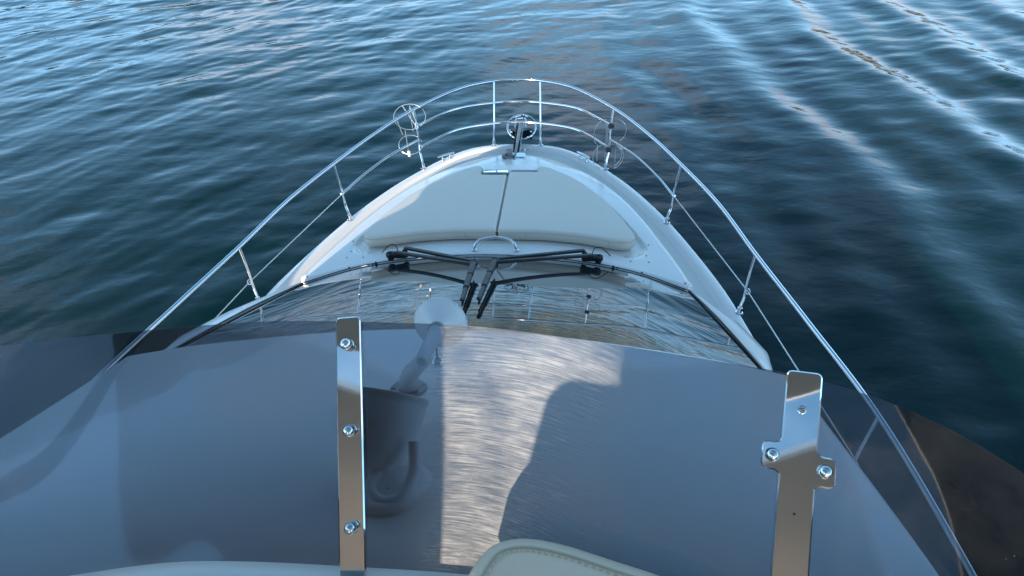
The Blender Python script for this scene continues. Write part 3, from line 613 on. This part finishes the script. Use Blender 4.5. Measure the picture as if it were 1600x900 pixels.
sl = thing('searchlight', 'large white bowl-shaped searchlight tilted up on an oval base behind the windshield', 'searchlight', (.0, 1.2, -1.84))
ea = R(34); axs = np.array([.10, math.cos(ea), math.sin(ea)]); ap = np.array([-.058, 1.225, -1.80])
prof = [(.255*(1-math.cos(q)), .145*math.sin(q)**.88) for q in np.linspace(0, math.pi/2, 26)]
L1 = prof[-1][0]
prof += [(L1+.006, .150), (L1+.018, .150), (L1+.020, .142), (L1+.006, .137)]
mb = MB(); mb.lathe(prof, ap, axs, 56); bw = mb.build('bowl', M['plastic'], sl, angle=50)
mb = MB(); mb.lathe([(L1+.0, .138), (L1+.008, .10), (L1+.012, 0)], ap, axs, 40); mb.build('lens', M['lens'], sl)
bc = np.array([.045, 1.175, zb(.045, 1.175)])
a = np.linspace(0, 2*math.pi, 49)[:-1]; O = np.c_[bc[0]+.105*np.cos(a)+.03*np.sin(a), bc[1]+.12*np.sin(a)]
mb = MB(); blob(mb, O, lambda x, y: zbrow(x, y)+.035, .06, .03, bc[:2], rings=6); mb.build('base', M['plastic'], sl)
U = spl([(bc[0]-.07, bc[1]+.05, bc[2]+.03), (bc[0]-.075, bc[1]-.03, bc[2]+.05), (bc[0]-.03, bc[1]-.075, bc[2]+.05), (bc[0]+.03, bc[1]-.06, bc[2]+.05), (bc[0]+.06, bc[1]+.02, bc[2]+.07), (bc[0]+.055, bc[1]+.10, bc[2]+.13)], 30)
mb = MB(); mb.tube(U, .019, 12); mb.build('yoke', M['plastic'], sl)
mb = MB(); mb.lathe([(0, .010), (.008, .010), (.01, 0)], (bc[0]-.02, bc[1]-.03, bc[2]+.034), (0, 0, 1), 12); mb.build('screw', M['dark'], sl)

an = thing('antenna', 'small chrome antenna mount standing on the brow behind the horn bell', 'antenna', (.0, 2.05, zb(0, 2.05)))
c = np.array([.0, 2.045, zb(0, 2.045)]); mb = MB(); mb.lathe([(-.004, .034), (.006, .033), (.016, .026), (.026, .014), (.028, 0)], c, (0, .2, 1), 24); mb.build('base', M['mirror'], an)
mb = MB(); mb.tube([c+[0, 0, .02], c+[.004, 0, .13]], .004, 8); mb.build('whip', M['rubber'], an)

# ------------------------------------------------------------------ tinted wind deflector round the flybridge
wd = thing('wind_deflector', 'smoke-tinted curved acrylic wind deflector leaning out round the flybridge', 'windshield', (0, .85, -1.68))
TOPC = [(0, 1.385), (.3, 1.378), (.55, 1.345), (.8, 1.30), (1.05, 1.25), (1.25, 1.20), (1.45, 1.10), (1.60, .955), (1.72, .75), (1.80, .45), (1.85, 0.0), (1.86, -.6)]
BOTC = [(0, .852), (.28, .850), (.51, .835), (.74, .79), (.97, .725), (1.14, .64), (1.25, .53), (1.31, .42), (1.35, .25), (1.37, .05), (1.38, -.2), (1.38, -.7)]
tp = spl(TOPC, 80); bt = spl(BOTC, 80)
# equal parameters at matching control points
def match(C):
    P = np.array(C, float); return P
def spl_k(P, per=8):
    P = np.asarray(P, float); Q = np.vstack([2*P[0]-P[1], P, 2*P[-1]-P[-2]]); Q[0] = P[1]*[-1, 1]; out = []
    for i in range(len(Q)-3):
        for t in np.linspace(0, 1, per, endpoint=False):
            a, b, c, d = Q[i:i+4]; out.append(.5*((2*b)+(-a+c)*t+(2*a-5*b+4*c-d)*t*t+(-a+3*b-3*c+d)*t**3))
    out.append(P[-1]); return np.array(out)
tp, bt = spl_k(TOPC), spl_k(BOTC)
tp = np.vstack([(tp*[-1, 1])[::-1][:-1], tp]); bt = np.vstack([(bt*[-1, 1])[::-1][:-1], bt])
T3 = np.c_[tp, np.full(len(tp), -1.25)]; B3 = np.c_[bt, np.full(len(bt), -1.69)]
tt = np.linspace(0, 1, 14)[:, None, None]; S_in = B3[None]*(1-tt)+T3[None]*tt
S_in = S_in+np.sin(tt*math.pi)*.012*np.array([0, 1, -.6])
du = np.gradient(S_in, axis=1); dv = np.gradient(S_in, axis=0); nn = np.cross(du, dv); nn /= np.linalg.norm(nn, axis=2)[:, :, None]
if nn[7, len(tp)//2, 1] < 0: nn = -nn
S_out = S_in+nn*.006
mb = MB(); mb.grid(S_in); nfi = len(mb.F); mb.grid(S_out[:, ::-1]); nfo = len(mb.F)
rim = lambda a, b: mb.grid(np.array([a, b]))
rim(S_in[-1], S_out[-1]); rim(S_out[0], S_in[0]); rim(S_out[:, 0], S_in[:, 0]); rim(S_in[:, -1], S_out[:, -1])
fm = [0]*nfo+[1]*(len(mb.F)-nfo); mb.build('pane', M['acrylic'], wd, mats=[M['acrylic'], M['acrylic_edge']], fmat=fm, angle=60)
def surf(x, f):
    """point, up-slope direction, sideways direction and inward normal on the inner face at top-edge x and height fraction f"""
    def at(xx, ff):
        j = np.interp(xx, tp[:, 0], np.arange(len(tp))); j0 = int(min(j, len(tp)-2)); w = j-j0; i = ff*13; i0 = int(min(max(i, 0), 12)); v = i-i0
        return (S_in[i0, j0]*(1-w)+S_in[i0, j0+1]*w)*(1-v)+(S_in[i0+1, j0]*(1-w)+S_in[i0+1, j0+1]*w)*v
    p = at(x, f); up = at(x, f+.05)-at(x, f-.05); up /= np.linalg.norm(up); sd = at(x+.05, f)-at(x-.05, f); sd /= np.linalg.norm(sd)
    sd = sd-up*(sd@up); sd /= np.linalg.norm(sd); n = np.cross(sd, up); n /= np.linalg.norm(n)
    if n[1] > 0: n = -n
    return p, up, sd, n
def bracket(x, foot, width, bolts, lugs, label):
    p, up, sd, n = surf(x, .55); top = surf(x, 1.0)[0]
    up = top-np.array(foot); up -= n*(up@n)*1.0; up /= np.linalg.norm(up); sd = np.cross(up, n); sd /= np.linalg.norm(sd); sd *= 1 if sd[0] > 0 else -1
    org = top+up*.012+n*.004
    length = .95
    # plate outline in (side, down) coordinates with rounded top corners and lugs
    h = width/2; r = .014; O = [(-h, length), (-h, r)]+[(-h+r-r*math.cos(R(a)), r-r*math.sin(R(a))) for a in (25, 50, 75, 90)]+[(h-r+r*math.sin(R(a)), r-r*math.cos(R(a))) for a in (0, 25, 50, 75)]+[(h, r), (h, length)]
    pl = []
    for q in O: pl.append(q)
    if lugs:
        def lug(s, y0, y1, w):
            seq = [(h, y0-.012), (h+.006, y0-.003), (h+.016, y0), (h+w-.014, y0), (h+w-.004, y0+.004), (h+w, y0+.014), (h+w, y1-.014), (h+w-.004, y1-.004), (h+w-.014, y1), (h+.012, y1), (h, y1+.006)]
            return seq if s > 0 else [(-a, b) for a, b in seq[::-1]]
        left = lug(-1, lugs[0][0], lugs[0][1], lugs[0][2]); rt = lug(1, lugs[1][0], lugs[1][1], lugs[1][2])
        pl = [pl[0]]+left+pl[1:-1]+rt+[pl[-1]]
    pl = np.array(pl); cen_ = np.array([0, .3])
    def P3(q, off): return org+q[:, :1]*sd-q[:, 1:]*up+n*off
    k = len(pl); inner = pl.copy(); dirs = np.roll(pl, -1, 0)-np.roll(pl, 1, 0); dirs /= np.linalg.norm(dirs, axis=1)[:, None]; nrm = np.stack([-dirs[:, 1], dirs[:, 0]], 1)
    test = pl+nrm*.004
    if abs(test[len(pl)//2][1]) < abs(pl[len(pl)//2][1]): nrm = -nrm
    ar = np.sum(pl[:, 0]*np.roll(pl[:, 1], -1)-np.roll(pl[:, 0], -1)*pl[:, 1]); nrm = np.stack([-dirs[:, 1], dirs[:, 0]], 1)*(1 if ar > 0 else -1)
    V = np.vstack([P3(pl, 0), P3(pl, .007), P3(pl+nrm*.0035, .0105)]); F = []
    for i in range(k): j = (i+1) % k; F += [(i, j, k+j, k+i), (k+i, k+j, 2*k+j, 2*k+i)]
    F.append(tuple(2*k+i for i in range(k))); F.append(tuple(range(k))[::-1])
    mb = MB(); mb.add(V, F); b = mb.build('bracket', M['mirror'], wd, angle=25); b['label'] = label
    import bmesh
    bm = bmesh.new(); bm.from_mesh(b.data); bmesh.ops.recalc_face_normals(bm, faces=bm.faces); bmesh.ops.triangulate(bm, faces=[f for f in bm.faces if len(f.verts) > 4]); bm.to_mesh(b.data); bm.free()
    for kind, sx, dy in bolts:
        q = org+sd*sx-up*dy+n*.0105
        if kind == 'dome':
            mb = MB(); mb.lathe([(-.002, .0175), (.004, .018), (.006, .0165)], q, n, 24); mb.lathe([(.006, .0110), (.012, .0110), (.013, .0165), (.024, .0170), (.031, .0150), (.036, .009), (.0375, 0)], q, n, 28); mb.build('dome_bolt', M['mirror'], b)
        else:
            r_ = .012 if kind == 'screw' else .004
            mb = MB(); mb.lathe([(-.001, r_), (.002, r_*.92), (.004, r_*.55), (.0042, 0)], q, n, 20); mb.build('screw', M['mirror'] if kind == 'screw' else M['dark'], b)
bracket(-.064, (.010, .84, -1.68), .076, [('dome', .0, .085), ('dome', .004, .335), ('dome', .004, .60)], None, 'plain polished steel bracket with three dome bolts')
bracket(1.218, (1.118, .646, -1.68), .086, [('screw', 0, .10), ('dot', .0, .36), ('dome', -.062, .225), ('dome', .062, .245)], [(.19, .262, .045), (.21, .285, .045)], 'polished steel bracket with a lug and dome bolt on each side')

# ------------------------------------------------------------------ helm console with padded hood, unseen seats and hardtop
con = thing('helm_console', 'helm console topped by a cream stitched vinyl hood', 'console', (.60, .45, -2.285))
HO = [(.30, .50), (.335, .63), (.366, .709), (.402, .778), (.438, .806), (.50, .820), (.593, .809), (.712, .776), (.84, .737), (1.0, .67), (1.05, .55), (1.03, .40), (.70, .34), (.40, .36)]
P = spl(HO, 120, closed=True)
def zh(x, y): return -1.405-.03*sm(.3, .9, np.abs(x-.5))+0*y-.0*x
mb = MB(); blob(mb, P, zh, .15, .045, (.64, .58), puff=.012, rings=14); hd = mb.build('hood', M['cream'], con, angle=60)
if (np.sum(P[:, 0]*np.roll(P[:, 1], -1)-np.roll(P[:, 0], -1)*P[:, 1])) < 0: P = P[::-1]
q = offs(P, .040); mb = MB(); mb.tube(np.c_[q, zh(q[:, 0], q[:, 1])+.0005], .003, 6, closed=True); mb.build('seam', M['stitch'], hd)
q = offs(P, .050); mb = MB(); n_ = len(q)
for i in range(0, n_, 1):
    a, b = q[i], q[(i+1) % n_]; a3 = np.array([*lerp(a, b, .2), 0]); b3 = np.array([*lerp(a, b, .75), 0])
    a3[2] = float(zh(a3[0], a3[1]))+.0035; b3[2] = float(zh(b3[0], b3[1]))+.0035; mb.tube([a3, b3], .0016, 5)
stt = mb.build('stitching', M['stitch'], hd); stt['kind'] = 'stuff'
mb = MB(); mb.box((.66, .52, -1.93), (.60, .30, .70), bev=.03); mb.build('pedestal', M['gelcoat'], con)

def seat_back(name, label, cx, w, top, head=None, y=-.75, taper=0.0):
    t = thing(name, label, 'seat', (cx, y, -2.285), 'seats on the flybridge')
    def slab_(ob, y0, nm):
        c = ob.mean(0); k = len(ob); mb = MB()
        V = np.vstack([np.c_[(ob-c)*s_+c, np.full(k, yy)][:, [0, 2, 1]] for yy, s_ in ((y0+.06, .9), (y0+.04, 1), (y0-.05, 1), (y0-.07, .9))])
        F = [tuple(range(k)), tuple(range(3*k, 4*k))[::-1]]
        for i in range(3):
            for j in range(k): F.append((i*k+j, (i+1)*k+j, (i+1)*k+(j+1) % k, i*k+(j+1) % k))
        mb.add(V, F); return mb.build(nm, M['cream'], t)
    ob = rrect(cx, (top-1.72)/2, w, top+1.72, .075); ob[:, 0] = cx+(ob[:, 0]-cx)*(1-taper*(ob[:, 1]+.80)); slab_(ob, y, 'backrest')
    if head: slab_(rrect(head[0], head[1]-.19, head[2], .38, .05), y, 'sun_block_top')  # added slab: casts the shade of someone standing at the helm
    mb = MB(); mb.box((cx, y+.24, -1.76), (w*.95, .46, .16), bev=.05); mb.build('cushion', M['cream'], t)
    mb = MB(); mb.lathe([(0, .16), (.03, .15), (.05, .06), (.46, .06)], (cx, y+.22, -2.285), (0, 0, 1), 20); mb.build('pedestal', M['steel'], t)
def rrect(cx, cz, w, h, r, n=8):
    o = []
    for (sx, sz, a0) in ((1, 1, 0), (-1, 1, 90), (-1, -1, 180), (1, -1, 270)):
        for k in range(n): t = R(a0+90*k/(n-1)); o.append((cx+sx*(w/2-r)+r*math.cos(t), cz+sz*(h/2-r)+r*math.sin(t)))
    return np.array(o)
seat_back('helm_chair', 'unseen cream helm chair astern of the console, its tall top added to block the sun', .38, .78, -.86, (.54, -.50, .72), taper=.12)  # unseen; outline and tall top set the starboard edge of the sun patch
seat_back('sun_block_bench', 'unseen wide cream bench to port of the helm chair, added to block the sun', -.99, 1.22, -.60, taper=.55)  # made-up bench, unseen: keeps the sun off the port part of the deflector

HT = thing('hardtop', 'white hardtop over the flybridge carried on dark raked posts', 'hardtop', (0, -2.5, .5))
def roof_slab(out_, c, nm):
    Pq = spl(out_, 110, closed=True)
    if np.sum(Pq[:, 0]*np.roll(Pq[:, 1], -1)-np.roll(Pq[:, 0], -1)*Pq[:, 1]) < 0: Pq = Pq[::-1]
    mb = MB(); blob(mb, Pq, lambda x, y: .60+0*x, .10, .03, c, rings=5); q = offs(Pq, .015)
    G = [np.c_[np.array(c)+(q-c)*max(f, 1e-4), np.full(len(q), .50)] for f in (1, .6, .3, 0)]; mb.grid(np.array(G), closed_u=True)
    return mb.build(nm, M['roofcloth'], HT)
roof_slab([(-.50, -.40), (0, -.42), (.50, -.40), (.85, -.27), (1.2, -.16), (1.70, -.12), (1.75, -1.4), (1.75, -2.2), (1.75, -4.6), (0, -4.65), (-1.75, -4.6), (-1.75, -2.2), (-1.75, -1.4), (-1.70, -.12), (-1.2, -.16), (-.85, -.27)], (0, -2.6), 'roof')  # unseen roof, front edge shaped for what the brackets mirror
roof_slab([(-1.72, .22), (-1.2, .18), (-.7, .03), (0, .0), (.7, .03), (1.2, .18), (1.72, .22), (1.74, .42), (1.5, .58), (.8, .68), (0, .70), (-.8, .68), (-1.5, .58), (-1.74, .42)], (0, .35), 'added_visor')  # added slab, unseen: the gap behind it mirrors as a sky band
for s in (-1, 1):
    mb = MB(); mb.box((s*1.66, .03, .55), (.08, .7, .07), bev=.01); mb.build('side_beam', M['roofcloth'], HT)
for s in (-1, 1):
    for a, b in (((s*1.60, -.30, .5), (s*1.52, .25, -1.66)), ((s*1.5, -1.5, .5), (s*1.5, .02, -1.66)), ((s*1.6, -4.3, .5), (s*1.5, -4.2, -1.66))):
        mb = MB(); mb.tube([a, b], .035, 10); mb.build('post', M['post'], HT)
